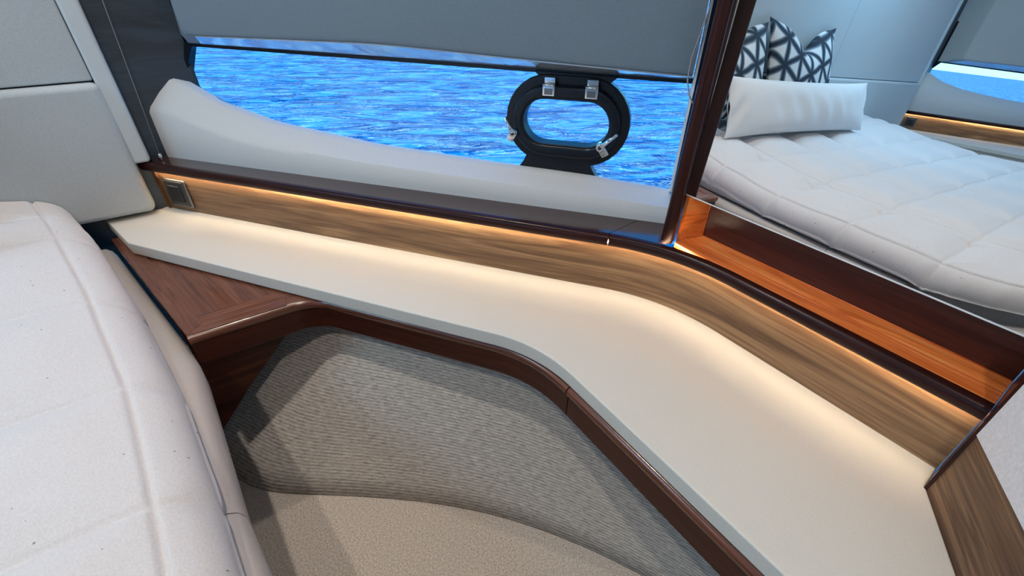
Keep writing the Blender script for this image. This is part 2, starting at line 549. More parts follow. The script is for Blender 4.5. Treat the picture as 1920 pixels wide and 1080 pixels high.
# ------------------------------------------------------------------ the shell of the cabin
def struct(o): return tag(o, kind='structure')
fl = prism('floor', [(-1.7, -3.9), (1.7, -3.9), (1.7, 0.85), (-1.7, 0.85)], FLOOR - 0.04, FLOOR, 'carpet')
struct(fl)
struct(prism('ceiling', [(-1.7, -3.9), (1.7, -3.9), (1.7, 1.1), (-1.7, 1.1)], CEIL, CEIL + 0.05, 'ceiling'))
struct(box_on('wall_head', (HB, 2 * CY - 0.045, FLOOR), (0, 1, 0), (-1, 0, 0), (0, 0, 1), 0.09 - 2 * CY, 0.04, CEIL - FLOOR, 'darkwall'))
struct(box_on('wall_aft', (1.62, -3.8, FLOOR), (0, 1, 0), (1, 0, 0), (0, 0, 1), 4.5, 0.04, CEIL - FLOOR, 'ceiling'))

# lower hull side, carpet lined, flaring out from the floor to behind the shelf
lo_px = [(455, 857), (480, 925), (560, 925), (650, 928), (760, 935), (870, 950), (960, 972), (1040, 1000), (1180, 1060)]
lo = [(-1.15, -0.36), (-0.95, -0.215)] + [at_z(p, FLOOR) for p in lo_px[1:]] + [(0.05, 0.545), (0.6, 0.60)]
hi = [(-1.15, 0.02), (-0.93, 0.195), (-0.86, 0.25), (-0.79, 0.30), (-0.72, 0.345), (-0.63, 0.40), (-0.53, 0.455), (-0.45, 0.495), (-0.38, 0.525), (-0.24, 0.56), (0.05, 0.61), (0.6, 0.64)]
def smooth_line(P, n, it):
    P = cut_path(P, 0, path_len(P)); L_ = path_len(P)
    Q = [np.array(cut_path(P, 0, L_ * k / n)[-1]) if k else np.array(P[0]) for k in range(n + 1)]
    for _ in range(it):
        Q = [Q[0]] + [(Q[i - 1] + 2 * Q[i] + Q[i + 1]) / 4 for i in range(1, n)] + [Q[-1]]
    return [tuple(q) for q in Q]
lo = smooth_line(lo, 48, 3)
hi = smooth_line(hi, 48, 6)
vs, fs, uvs = [], [], []
NR = 10
sx = 0
for i, (a, b) in enumerate(zip(lo, hi)):
    if i: sx += math.dist(a, lo[i - 1])
    for k in range(NR + 1):
        t = k / NR
        bow = -0.020 * math.sin(math.pi * t)
        z = FLOOR + (ZN - 0.024 - FLOOR) * t
        vs.append((a[0] + (b[0] - a[0]) * t + bow * 0.6, a[1] + (b[1] - a[1]) * t - bow * 0.8, z))
        uvs.append((sx, t * 0.52))
for i in range(len(lo) - 1):
    for k in range(NR):
        j = i * (NR + 1) + k
        fs.append((j, j + 1, j + NR + 2, j + NR + 1))
liner = mesh('wall_lower_hull', vs, fs, 'liner', None, True, uvs)
sol = liner.modifiers.new('thickness', 'SOLIDIFY'); sol.thickness = 0.006; sol.offset = 0
struct(liner)

# hull behind the joinery and above the valance, both sides
WB = [(-0.06, -0.205), (0.036, -0.213), (0.071, -0.221), (0.172, -0.266), (0.319, -0.301), (0.579, -0.328), (0.894, -0.341), (1.081, -0.345), (1.258, -0.357), (1.40, -0.365)]
def wb(s):
    return float(np.interp(s, [a for a, _ in WB], [b for _, b in WB]))
def wt(s): return -0.150 - 0.013 * max(0, min(1, (s - 0.1) / 1.15))
def build_side(far):
    XF['mirror'] = CY if far else None
    dz = 0.085 if far else 0.0
    side = 'port' if far else 'starboard'
    S1 = 2.4 if far else 1.30
    # lining under the window: straight up from the ledge, then rolling out to the glass
    vs, fs, uvs = [], [], []
    ss = [-0.045, -0.03, -0.01] + list(np.linspace(0.01, 0.36, 15)) + list(np.linspace(0.42, S1, 18))
    for s in ss:
        top = wb(s) + dz
        if s < -0.02: top -= 0.010
        h = top - ZT
        cr_ = ZT + h * (0.62 if s < 0.2 else 0.58)
        prof = [(0.0, ZT - 0.02), (0.0, ZT + 0.3 * (cr_ - ZT)), (0.001, cr_ - 0.006), (0.006, cr_ + 0.006),
                (0.030, cr_ + (top - cr_) * 0.55), (0.052, top - 0.004), (0.060, top), (0.084, top - 0.004), (0.10, top - 0.03), (0.10, ZT - 0.02)]
        if s <= -0.04: prof = [(o_ + 0.008, z) for o_, z in prof]
        q = 0
        for i, (o_, z) in enumerate(prof):
            if i: q += math.dist(prof[i], prof[i - 1])
            vs.append(hull(s, o_, z)); uvs.append((s, q))
    n = 10
    for i in range(len(ss) - 1):
        for k in range(n):
            l = (k + 1) % n
            fs.append((i * n + k, i * n + l, (i + 1) * n + l, (i + 1) * n + k))
    fs.append(tuple(range(n))); fs.append(tuple((len(ss) - 1) * n + k for k in range(n)))
    lin = mesh('wall_' + side, vs, fs, 'white_lining', None, True, uvs)
    em = lin.modifiers.new('edges', 'EDGE_SPLIT'); em.split_angle = math.radians(38)
    struct(lin)
    # window: black surround, glass behind it
    wroot = empty('window_2' if far else 'window_1', hull(0.6, 0.09, ZT))
    struct(wroot)
    inner, outer = [], []
    SL, SR = 0.088, (S1 - 0.05 if far else 1.268)
    st = list(np.linspace(SL + 0.004, SR, 24))
    tl = [(0.070, wb(0.07) + 0.004 + dz), (0.114, wt(SL) - 0.008 + dz), (0.122, wt(SL) + dz)]
    inner = [(s, wb(s) + dz - 0.016) for s in st] + [(s, wt(s) + dz) for s in reversed(st[1:]) if s > 0.125] + tl[::-1]
    cx, cz = np.mean([p[0] for p in inner]), np.mean([p[1] for p in inner])
    outer = []
    for s, z in inner:
        up = z > (wb(s) + wt(s)) / 2 + dz
        outer.append((s + (-0.016 if s < SL + 0.036 else (0.012 if s > SR - 0.01 else 0)), z + (0.009 if up else -0.02)))
    n = len(inner)
    vs = [hull(s, 0.088, z) for s, z in inner] + [hull(s, 0.088, z) for s, z in outer] + [hull(s, 0.10, z) for s, z in inner] + [hull(s, 0.10, z) for s, z in outer]
    fs = []
    for i in range(n):
        j = (i + 1) % n
        fs += [(i, j, n + j, n + i), (2 * n + i, 2 * n + j, 3 * n + j, 3 * n + i), (i, j, 2 * n + j, 2 * n + i), (n + i, n + j, 3 * n + j, 3 * n + i)]
    mesh('window_frame', vs, fs, 'black', wroot)
    vs = [hull(s, 0.0935, z) for s, z in outer] + [hull(s, 0.0985, z) for s, z in outer]
    fs = [tuple(range(n)), tuple(range(n, 2 * n))] + [(i, (i + 1) % n, n + (i + 1) % n, n + i) for i in range(n)]
    mesh('window_pane', vs, fs, 'glass', wroot)
    bp = [(-0.09, -0.26 + dz), (0.066, -0.232 + dz), (0.069, -0.222 + dz), (0.112, wt(0.1) - 0.004 + dz), (0.118, wt(0.1) + 0.001 + dz), (0.30, wt(0.2) + 0.006 + dz), (0.30, 0.2), (-0.09, 0.2)]
    nb_ = len(bp)
    mesh('blanking_panel', [hull(a_, 0.1005, z_) for a_, z_ in bp] + [hull(a_, 0.108, z_) for a_, z_ in bp], [tuple(range(nb_)), tuple(range(nb_, 2 * nb_))] + [(i, (i + 1) % nb_, nb_ + (i + 1) % nb_, nb_ + i) for i in range(nb_)], 'black', wroot)
    if not far:
        bp = [(1.2545, -0.42), (1.44, -0.42), (1.44, 0.2), (1.2545, 0.2)]
        mesh('blanking_panel', [hull(a_, 0.1005, z_) for a_, z_ in bp] + [hull(a_, 0.108, z_) for a_, z_ in bp], [(0, 1, 2, 3), (4, 5, 6, 7), (0, 1, 5, 4), (1, 2, 6, 5), (2, 3, 7, 6), (3, 0, 4, 7)], 'black', wroot)
        vs = [hull(1.249, 0.012, ZT + 0.06), hull(1.252, 0.087, ZT + 0.03), hull(1.252, 0.087, 0.19), hull(1.249, 0.012, 0.19)]
        vs += [hull(1.253, 0.012, ZT + 0.06), hull(1.256, 0.087, ZT + 0.03), hull(1.256, 0.087, 0.19), hull(1.253, 0.012, 0.19)]
        mesh('reveal_strip', vs, [(0, 1, 2, 3), (4, 5, 6, 7), (0, 1, 5, 4), (1, 2, 6, 5), (2, 3, 7, 6), (3, 0, 4, 7)], 'piping', wroot)
    # padded valance over the window; its underside slopes back to the glass
    vs, fs, uvs = [], [], []
    s0 = 0.20
    VT = 0.70 if far else 0.20
    ss = [s0, s0 + 0.004, s0 + 0.012] + list(np.linspace(s0 + 0.03, S1 + 0.02 if far else 1.246, 16))
    for i, s in enumerate(ss):
        zb = float(np.interp(s, [0.2, 0.67, 0.98, 1.24], [-0.116, -0.113, -0.127, -0.137])) + dz
        zk = wt(s) + dz + 0.008
        ins = (0.012, 0.005, 0.001, 0)[min(i, 3)]
        lead = -0.085 * max(0, 1 - (s - s0) / 0.3)       # the end runs back to the window corner
        prof = [(0.0 + ins, VT), (0.0 + ins, zb + 0.010), (0.003 + ins, zb + 0.003), (0.010 + ins, zb), (0.088, zk), (0.12, zk), (0.12, VT)]
        for o_, z in prof:
            p = hull(s + lead * (o_ / 0.088 if o_ > 0.02 else 0), o_, z)
            vs.append(p); uvs.append((s, z))
    n = 7
    for i in range(len(ss) - 1):
        for k in range(n):
            l = (k + 1) % n
            fs.append((i * n + k, i * n + l, (i + 1) * n + l, (i + 1) * n + k))
    fs.append(tuple(range(n))); fs.append(tuple((len(ss) - 1) * n + k for k in range(n)))
    va = empty('window_valance', hull(0.7, 0.0, -0.12))
    tag(va, 'padded valance, lit tone in its colour, above the far window, seen in the mirror' if far else 'padded grey valance hanging over the window with the oval porthole', 'valance')
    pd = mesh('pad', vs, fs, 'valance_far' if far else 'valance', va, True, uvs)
    em = pd.modifiers.new('edges', 'EDGE_SPLIT'); em.split_angle = math.radians(35)
    # pale rail closing the underside
    rv = []
    for i in range(3, len(ss)):
        a_, b_ = vs[i * n + 3], vs[i * n + 4]
        a_, b_ = np.array(a_), np.array(b_)
        for t_, dz_ in ((0.0, -0.0006), (0.86, -0.0006), (0.86, -0.003), (0.0, -0.003)):
            p_ = a_ + (b_ - a_) * t_
            rv.append((p_[0], p_[1], p_[2] + dz_))
    nr = len(ss) - 3
    rf = [(0, 1, 2, 3), tuple((nr - 1) * 4 + k for k in range(4))]
    for i in range(nr - 1):
        for k in range(4):
            l = (k + 1) % 4
            rf.append((i * 4 + k, i * 4 + l, (i + 1) * 4 + l, (i + 1) * 4 + k))
    mesh('lower_rail', rv, rf, 'gloss_rail', va)
    # unseen recess added above the valance to clear the first downlight, then the hull side up to the ceiling
    E_ = S1 + 0.2
    wu = empty('wall_upper_' + side, hull(0.6, 0.34, 0.2))
    struct(wu)
    if far:
        prism('upper_lining', [hull(-0.15, 0.02, 0)[:2], hull(E_, 0.02, 0)[:2], hull(E_, 0.12, 0)[:2], hull(-0.15, 0.12, 0)[:2]], 0.701, CEIL, 'ceiling', wu)
    else:
        prism('upper_lining', [hull(-0.45, 0.34, 0)[:2], hull(E_, 0.34, 0)[:2], hull(E_, 0.38, 0)[:2], hull(-0.45, 0.38, 0)[:2]], 0.201, CEIL, 'ceiling', wu)
        prism('added_recess_shelf', [hull(-0.20, 0.02, 0)[:2], hull(1.25, 0.02, 0)[:2], hull(E_, 0.34, 0)[:2], hull(-0.45, 0.34, 0)[:2]], 0.201, 0.216, 'ceiling', wu)
        box_on('added_recess_end', (HB, 0.0, 0.217), (0, 1, 0), (-1, 0, 0), (0, 0, 1), 0.42, 0.04, CEIL - 0.217, 'darkwall', wu)
    XF['mirror'] = None
build_side(False)
build_side(True)

# ------------------------------------------------------------------ ledge, light strip, fascia and shelf
def ledge_poly(path, s_a, s_b, out0, out1):
    return list(path) + [hull(s_b, out1, 0)[:2], hull(s_a, out0, 0)[:2]]
def nose(path, name, mat, parent):
    return sweep(name, path, [(0.0, ZL + 0.003), (-0.002, ZL + 0.006), (-0.002, ZT - 0.005), (0.001, ZT - 0.001), (0.004, ZT), (0.012, ZT), (0.012, ZL + 0.007), (0.0085, ZL + 0.007), (0.008, ZL), (0.003, ZL)], mat, parent, True)
LEDP = [(0.0090, ZL + 0.0065), (0.0100, ZL + 0.0065), (0.0100, ZL + 0.0022), (0.0090, ZL + 0.0022)]
LL = path_len(LIP)
JOINT = 1.178      # arc length of the seam in the ledge
ledge = empty('window_ledge', (-0.9, 0.30, ZL))
tag(ledge, 'dark glossy mahogany ledge under the porthole window', 'ledge')
pa = cut_path(LIP, 0, JOINT)
pb = cut_path(LIP, JOINT + 0.0015, LL)
for path in (pa, pb):
    o = nose(path, 'nosing', 'mahogany', ledge)
    em = o.modifiers.new('edges', 'EDGE_SPLIT'); em.split_angle = math.radians(60)
pao = offset(pa, 0.0125)
prism('ledge_board', list(pao) + [hull(1.215, 0.02, 0)[:2], hull(-0.03, 0.02, 0)[:2]], ZT - 0.014, ZT - 0.0004, 'mahogany_ledge', ledge, rot=WA)
pbo = offset(cut_path(LIP, JOINT + 0.0015, JOINT + 0.085), 0.0125)
prism('ledge_board', list(pbo) + [(-0.446, 0.650), (-0.462, 0.676), hull(1.27, 0.02, 0)[:2], hull(1.2165, 0.02, 0)[:2]], ZT - 0.014, ZT - 0.0004, 'mahogany_ledge', ledge, rot=WA)
sweep('light_strip', cut_path(LIP, 0.03, LL - 0.002), LEDP, 'led', ledge)

fascia = sweep('fascia_panel', cut_path(LIP, 0.0, LL), [(0.017, ZS + 0.0005), (0.017, ZL + 0.0072), (0.030, ZL + 0.0072), (0.030, ZS + 0.0005)], 'walnut')
tag(fascia, 'curved walnut veneer fascia lit warmly from above, under the porthole ledge', 'panel')
# thin fillet strip where the fascia meets the headboard
st = sweep('corner_strip', cut_path(LIP, 0.016, 0.024), [(0.013, ZS + 0.0005), (0.013, ZL - 0.001), (0.0168, ZL - 0.001), (0.0168, ZS + 0.0005)], 'walnut_panel', fascia)
st.parent = fascia; st.matrix_parent_inverse = Matrix.Identity(4)

def switch(s, far, label):
    XF['mirror'] = CY if far else None
    path = cut_path(LIP, s, s + 0.074)
    a, b = np.array(path[0]), np.array(path[-1])
    t = (b - a) / np.linalg.norm(b - a); nrm = np.array([-t[1], t[0]])
    o = a + nrm * 0.0165
    ax, ay, az = (t[0], t[1], 0), (-nrm[0], -nrm[1], 0), (0, 0, 1)
    r = empty('light_switch', (o[0], o[1], ZS + 0.012))
    tag(r, label, 'switch')
    base = np.array([o[0], o[1], ZS + 0.014])
    box_on('rim_plate', base, ax, ay, az, 0.074, 0.007, 0.074, 'switch_rim', r, 0.004, 3)
    box_on('face_plate', base + np.array([*(t * 0.004), 0.004]), ax, ay, az, 0.066, 0.009, 0.066, 'switch', r, 0.003, 2)
    box_on('rocker', base + np.array([*(t * 0.017), 0.015]), ax, ay, az, 0.040, 0.013, 0.044, 'rubber', r, 0.003, 2)
    XF['mirror'] = None
switch(0.040, False, 'dark square light switch on the walnut fascia beside the near headboard end')
switch(0.060, True, 'dark square light switch on the far walnut fascia, seen in the mirror')

BULK0 = np.array([0.025, 0.615]); BD = np.array([0.54, -0.84]); BD /= np.linalg.norm(BD)
def bulk(s): return tuple(BULK0 + BD * s)
FRONT = fillet([(-1.275, -0.214), (-0.455, 0.3725), (0.165, 0.366)], [0, 0.26, 0], 12)
back = offset(LIP, 0.026)
end = tuple(BULK0 + BD * ((0.615 - 0.366) / -BD[1]))
shelf_poly = [(-1.452, -0.262)] + FRONT[:-1] + [end] + [bulk(0.0)] + [(0.0235, 0.660)] + back[::-1] + [(-1.452, -0.14)]
sh = prism('side_shelf', shelf_poly, ZS - 0.030, ZS, 'cream', None, 0.005, 3)
tag(sh, 'cream padded shelf running under the walnut fascia and bending along the mirror wall', 'shelf')

# the same joinery on the far side, as far as the mirror shows it
XF['mirror'] = CY
FLIP = [(-1.450, -0.1445), (0.2, 1.103)]
fl_ledge = empty('window_ledge', (-0.9, 0.30, ZL))
tag(fl_ledge, 'dark mahogany ledge under the far window, seen in the mirror', 'ledge')
nose(FLIP, 'nosing', 'mahogany', fl_ledge)
prism('ledge_board', list(offset(FLIP, 0.0125)) + [hull(2.2, 0.02, 0)[:2], hull(-0.03, 0.02, 0)[:2]], ZT - 0.014, ZT - 0.0004, 'mahogany_ledge', fl_ledge, rot=WA)
sweep('light_strip', cut_path(FLIP, 0.03, 2.0), LEDP, 'led', fl_ledge)
ff = sweep('fascia_panel', FLIP, [(0.017, ZS + 0.0005), (0.017, ZL + 0.0072), (0.030, ZL + 0.0072), (0.030, ZS + 0.0005)], 'walnut')
tag(ff, 'straight walnut fascia below the far ledge, seen in the mirror', 'panel')
fs_ = prism('side_shelf', [(-1.452, -0.30), (-1.275, -0.29), (0.2, 0.10)] + offset(FLIP, 0.026)[::-1] + [(-1.452, -0.14)], ZS - 0.03, ZS, 'cream', None, 0.005, 3)
struct(prism('wall_lower_port', [(-1.452, -0.285), (-1.275, -0.275), (0.2, 0.115), (0.2, 0.145), (-1.275, -0.245), (-1.452, -0.255)], FLOOR, ZS - 0.031, 'cream'))
tag(fs_, 'cream padded shelf below the far walnut fascia, mostly hidden behind the bed', 'shelf')
XF['mirror'] = None

# ------------------------------------------------------------------ bedside table and the edge trim
TR = fillet([(-0.865, -0.1345), (-0.863, 0.090), (-0.469, 0.372), (0.17, 0.368)], [0, 0.085, 0.26, 0], 12)
TL = path_len(TR)
SJ = next(s for s in np.linspace(0, TL, 800) if cut_path(TR, 0, s)[-1][0] > -0.374 and s > 0.4)
table = empty('bedside_table', (-0.95, 0.0, FLOOR))
tag(table, 'red mahogany corner bedside table between the bed and the cream shelf', 'table')
t1 = cut_path(TR, 0, SJ - 0.0012)
NOSE = [(0.004, ZN - 0.022), (-0.003, ZN - 0.018), (-0.005, ZN - 0.010), (-0.003, ZN - 0.003), (0.004, ZN), (0.060, ZN), (0.060, ZN - 0.022)]
o = sweep('edge_nosing', t1, NOSE, 'mahogany_table', table, True)
em = o.modifiers.new('edges', 'EDGE_SPLIT'); em.split_angle = math.radians(60)
inset = offset(t1, 0.058)
left = [(-1.34, -0.248), (-0.874 - 0.016, -0.136)]
top_poly = [left[1]] + [p for p in inset] + [(-0.384, 0.40), (-0.70, 0.26), (-0.9, 0.13), (-1.40, -0.20), (-1.40, -0.262)]
top_poly = [(-0.922, -0.1465), (-0.9235, 0.10), (-0.898, 0.13), (-1.0, 0.06), (-1.40, -0.20), (-1.40, -0.262)]
prism('table_top', top_poly, ZN - 0.020, ZN - 0.0005, 'mahogany_table', table, 0.0, rot=0.25)
# border strip along the bed and the front, veneer mitred at the corner
ed = np.array([-0.865, -0.1345]) - np.array([-1.34, -0.248]); ed = ed / np.linalg.norm(ed)
prism('border_strip', [(-1.34, -0.2465), (-0.869, -0.135), (-0.893, -0.107), (-1.34, -0.213)], ZN - 0.001, ZN + 0.0012, 'mahogany_table', table, 0.0006, 1, rot=0.235)
prism('border_strip', [(-0.869, -0.134)] + [(-0.8655, -0.10), (-0.8645, 0.040), (-0.892, 0.043), (-0.893, -0.106)], ZN - 0.001, ZN + 0.0012, 'mahogany_table', table, 0.0006, 1, rot=1.57)
o = sweep('apron', t1, [(0.003, ZN - 0.072), (0.001, ZN - 0.069), (0.001, ZN - 0.021), (0.020, ZN - 0.021), (0.020, ZN - 0.072)], 'mahogany_apron', table)
box_on('apron_side', (-0.8665, -0.1308, ZN - 0.072), (-ed[0], -ed[1], 0), (-ed[1], ed[0], 0), (0, 0, 1), 0.46, 0.018, 0.052, 'mahogany_apron', table, 0.001)
pp = [(-0.150, ZN - 0.022), (-0.150, -0.668), (-0.30, -0.668), (-0.30, FLOOR + 0.001), (-0.238, FLOOR + 0.001), (-0.168, -0.875), (-0.082, -0.78), (0.020, -0.68), (0.118, ZN - 0.022)]
pn = len(pp)
mesh('side_panel', [(-0.945, v, z) for v, z in pp] + [(-0.931, v, z) for v, z in pp], [tuple(range(pn)), tuple(range(pn, 2 * pn))] + [(i, (i + 1) % pn, pn + (i + 1) % pn, pn + i) for i in range(pn)], 'mahogany_apron', table, uv=[(v, z) for v, z in pp] * 2)
trim2 = empty('shelf_trim', (-0.1, 0.37, ZN))
tag(trim2, 'mahogany edge trim below the cream shelf, beyond the joint from the bedside table', 'trim')
t2 = cut_path(TR, SJ + 0.0012, TL)
o = sweep('edge_nosing', t2, NOSE, 'mahogany_table', trim2, True)
em = o.modifiers.new('edges', 'EDGE_SPLIT'); em.split_angle = math.radians(60)
sweep('apron', t2, [(0.003, ZN - 0.072), (0.001, ZN - 0.069), (0.001, ZN - 0.021), (0.020, ZN - 0.021), (0.020, ZN - 0.072)], 'mahogany_apron', trim2)

# ------------------------------------------------------------------ tray under the mirror, post, mirror
tray = empty('storage_tray', (-0.2, 0.68, ZT - 0.02))
tag(tray, 'open mahogany tray, warm light painted in its orange, below the mirror, behind the dark ledge lip', 'tray')
UE = 0.0235
ZB = ZT - 0.012
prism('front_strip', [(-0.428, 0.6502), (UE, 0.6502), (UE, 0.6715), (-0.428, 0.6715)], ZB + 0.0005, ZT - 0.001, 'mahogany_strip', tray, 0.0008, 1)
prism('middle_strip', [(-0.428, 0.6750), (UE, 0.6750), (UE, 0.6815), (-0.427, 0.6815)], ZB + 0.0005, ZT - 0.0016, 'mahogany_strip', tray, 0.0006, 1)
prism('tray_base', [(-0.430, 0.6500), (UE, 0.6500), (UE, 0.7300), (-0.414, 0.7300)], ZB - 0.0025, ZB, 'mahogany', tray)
prism('back_strip', [(-0.425, 0.6848), (UE, 0.6848), (UE, 0.7150), (-0.4172, 0.7150)], ZB + 0.0005, ZT - 0.002, 'mahogany_lit', tray, 0.0006, 1)
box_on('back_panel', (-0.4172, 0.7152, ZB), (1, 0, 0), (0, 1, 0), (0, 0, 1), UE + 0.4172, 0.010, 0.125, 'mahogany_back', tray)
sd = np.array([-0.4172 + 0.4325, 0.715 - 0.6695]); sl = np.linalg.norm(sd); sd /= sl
box_on('end_panel', (-0.4325, 0.6695, ZB), (sd[0], sd[1], 0), (-sd[1], sd[0], 0), (0, 0, 1), sl, 0.008, 0.0925, 'mahogany_lit', tray)
tube('corner_bead', [(-0.4164, 0.7142, ZT - 0.002), (-0.4164, 0.7142, ZB + 0.10)], 0.0010, 'mahogany_strip', tray, 6)
tube('back_bead', [(-0.4164, 0.7142, ZT - 0.001), (UE, 0.7142, ZT - 0.001)], 0.0010, 'mahogany_strip', tray, 6)

MN = np.array([0.0189, 0.9981, -0.0582]); MN /= np.linalg.norm(MN)
MP = np.array([-0.2403, 0.6681, -0.3159])
MA = np.array([MN[1], -MN[0], 0]); MA /= np.linalg.norm(MA)
MB = np.cross(MA, MN); MB = MB if MB[2] > 0 else -MB
mirror = empty('wall_mirror', tuple(MP))
tag(mirror, 'large frameless mirror above the orange tray, reflecting the bed', 'mirror')
mo = MP - MA * 0.203
MW = 0.203 + 0.264
box_on('mirror_glass', mo, MA, MN, MB, MW, 0.006, 1.2, 'mirror', mirror)
box_on('polished_edge', mo - MB * 0.0022 - MN * 0.0004, MA, MN, MB, MW, 0.007, 0.0020, 'piping', mirror)
box_on('polished_edge', mo - MA * 0.0022 - MN * 0.0004, MA, MN, MB, 0.0020, 0.007, 1.2, 'piping', mirror)
wm = box_on('wall_mirror_side', mo + MN * 0.0075 - MA * 0.03, MA, MN, MB, MW + 0.03, 0.03, 1.32, 'ceiling')
struct(wm)

post_poly = fillet([(-0.474, 0.676), (-0.4545, 0.6445), (-0.4450, 0.6355), (-0.4340, 0.650), (-0.4415, 0.669), (-0.452, 0.694)], [0, 0.006, 0.007, 0.006, 0.004, 0], 6)
pv = []
npost = len(post_poly)
lean = 0.030
for z in (ZT - 0.008, 1.0):
    for x, y in post_poly:
        pv.append((x, y + (lean * (z - ZT) if z > 0 else 0), z))
pf = [tuple(range(npost)), tuple(range(npost, 2 * npost))] + [(i, (i + 1) % npost, npost + (i + 1) % npost, npost + i) for i in range(npost)]
post = mesh('corner_post', pv, pf, 'mahogany', None, False, [(z, x + y) for x, y, z in pv])
em = post.modifiers.new('edges', 'EDGE_SPLIT'); em.split_angle = math.radians(40)
for p in post.data.polygons: p.use_smooth = True
tag(post, 'dark mahogany post between the porthole window and the mirror', 'post')

# ------------------------------------------------------------------ bulkhead at the end of the shelf
bk = empty('wall_bulkhead', (*bulk(0.2), FLOOR))
struct(bk)
bn = np.array([-BD[1], BD[0]])          # away from the cabin
def bulk_box(name, s0, s1, z0, z1, d0, d1, mat, bev=0.0, uvrot=False):
    o_ = BULK0 + BD * s0 + bn * d0
    return box_on(name, (o_[0], o_[1], z0), (BD[0], BD[1], 0), (bn[0], bn[1], 0), (0, 0, 1), s1 - s0, d1 - d0, z1 - z0, mat, bk, bev, uvrot=uvrot)
bulk_box('wood_panel', 0.004, 0.50, FLOOR, -0.4205, 0.0, 0.03, 'walnut_panel')
bulk_box('fabric_panel', 0.004, 0.50, -0.4200, CEIL, -0.001, 0.03, 'wallfabric')
box_on('edge_trim', (0.0245, 0.6095, ZS - 0.012), (0, 1, 0), (1, 0, 0), (0, 0, 1), 0.135, 0.0045, 1.5, 'mahogany', bk)
struct(prism('wall_passage', [(*bulk(0.50),), (1.62, bulk(0.5)[1]), (1.62, bulk(0.5)[1] + 0.03), (bulk(0.5)[0], bulk(0.5)[1] + 0.03)], FLOOR, CEIL, 'ceiling'))

# ------------------------------------------------------------------ headboard
VN, VF = -0.150, 2 * CY + 0.150
hbd = empty('headboard', (HB, CY, FLOOR))
tag(hbd, 'wide pale grey upholstered headboard with a thick lower pad', 'headboard')
SEAM = -1.78
def slab(name, u0, u1, v0, v1, z0, z1, mat, bev, parent=hbd):
    return box_on(name, (u0, v0, z0), (0, 1, 0), (1, 0, 0), (0, 0, 1), v1 - v0, u1 - u0, z1 - z0, mat, parent, bev, 4)
slab('upper_panel', HB, HB + 0.022, SEAM + 0.0012, VN - 0.004, -0.206, CEIL, 'headboard', 0.004)
slab('upper_panel', HB, HB + 0.022, VF + 0.004, SEAM - 0.0012, -0.206, CEIL, 'headboard', 0.004)
slab('lower_pad', HB, HB + 0.046, VF - 0.006, VN + 0.002, -0.515, -0.209, 'headboard', 0.014)
for v in (VN, VF):
    s = 1 if v == VN else -1
    lo_v, hi_v = (v - 0.002, v + 0.034) if s > 0 else (v - 0.034, v + 0.002)
    slab('side_border', HB, HB + 0.030, lo_v, hi_v, ZT + 0.002, CEIL, 'border', 0.007)
slab('base_skirt', HB, HB + 0.016, VF + 0.19, VN - 0.19, FLOOR, -0.52, 'rail', 0.004)

# ------------------------------------------------------------------ bed
def near_edge(u):
    return float(np.interp(u, [-1.45, -1.24, -0.99, -0.70, -0.50, -0.325, -0.24, -0.17, -0.10, -0.04, 0.0, 0.03, 0.045],
                           [-0.320, -0.260, -0.204, -0.152, -0.128, -0.113, -0.108, -0.118, -0.155, -0.215, -0.29, -0.42, -0.56]))
def far_edge(u):
    return float(np.interp(u, [-1.45, -0.5, -0.24, -0.10, 0.0, 0.045], [-2.46, -2.44, -2.44, -2.40, -2.25, -1.95]))
def bed_z(u): return float(np.interp(u, [-1.45, -1.25, -0.95, -0.70, 0.05], [-0.424, -0.432, -0.474, -0.497, -0.508]))
def outline(inset, u0=-1.405, n=40):
    us = list(np.linspace(u0, 0.045 - inset, n))
    a = [(u, near_edge(min(0.045, u + inset * 0.6)) - inset) for u in us]
    b = [(u, far_edge(min(0.045, u + inset * 0.6)) + inset) for u in us]
    return a + b[::-1]
bed = empty('bed', (-0.7, CY, FLOOR))
tag(bed, 'wide bed with taupe upholstered rail under the quilt', 'bed')
prism('plinth', outline(0.17), FLOOR, -0.67, 'rail', bed)
prism('mattress', outline(0.055), -0.665, -0.56, 'bolster', bed, 0.03, 3)
RAIL = [(-1.40, -0.268), (-0.895, -0.146), (-0.82, -0.131), (-0.70, -0.124), (-0.485, -0.112), (-0.376, -0.098), (-0.26, -0.088)]
RAIL = fillet(RAIL, [0, 0.2, 0.2, 0.3, 0.3, 0.3, 0], 5)
RPROF = [(0.0, -0.645), (0.001, -0.605), (-0.004, -0.590), (-0.014, -0.580), (-0.045, -0.576), (-0.075, -0.58), (-0.08, -0.60), (-0.08, -0.66), (-0.012, -0.66)]
RLn = path_len(RAIL)
SR = next(s for s in np.linspace(0, RLn, 600) if cut_path(RAIL, 0, s)[-1][0] > -0.470 and s > 0.2)
foot = [(-0.259, -0.088), (-0.20, -0.086), (-0.12, -0.098), (-0.04, -0.145), (0.04, -0.23), (0.10, -0.36), (0.125, -0.5), (0.13, CY), (0.125, -2.0), (0.09, -2.25), (0.0, -2.44)]
for a, b in ((0.0, SR - 0.001), (SR + 0.001, RLn)):
    o = sweep('bed_rail', cut_path(RAIL, a, b), RPROF, 'rail', bed, True)
    em = o.modifiers.new('edges', 'EDGE_SPLIT'); em.split_angle = math.radians(60)
o = sweep('bed_rail', foot, [(q, z - 0.03) for q, z in RPROF], 'rail', bed, True)

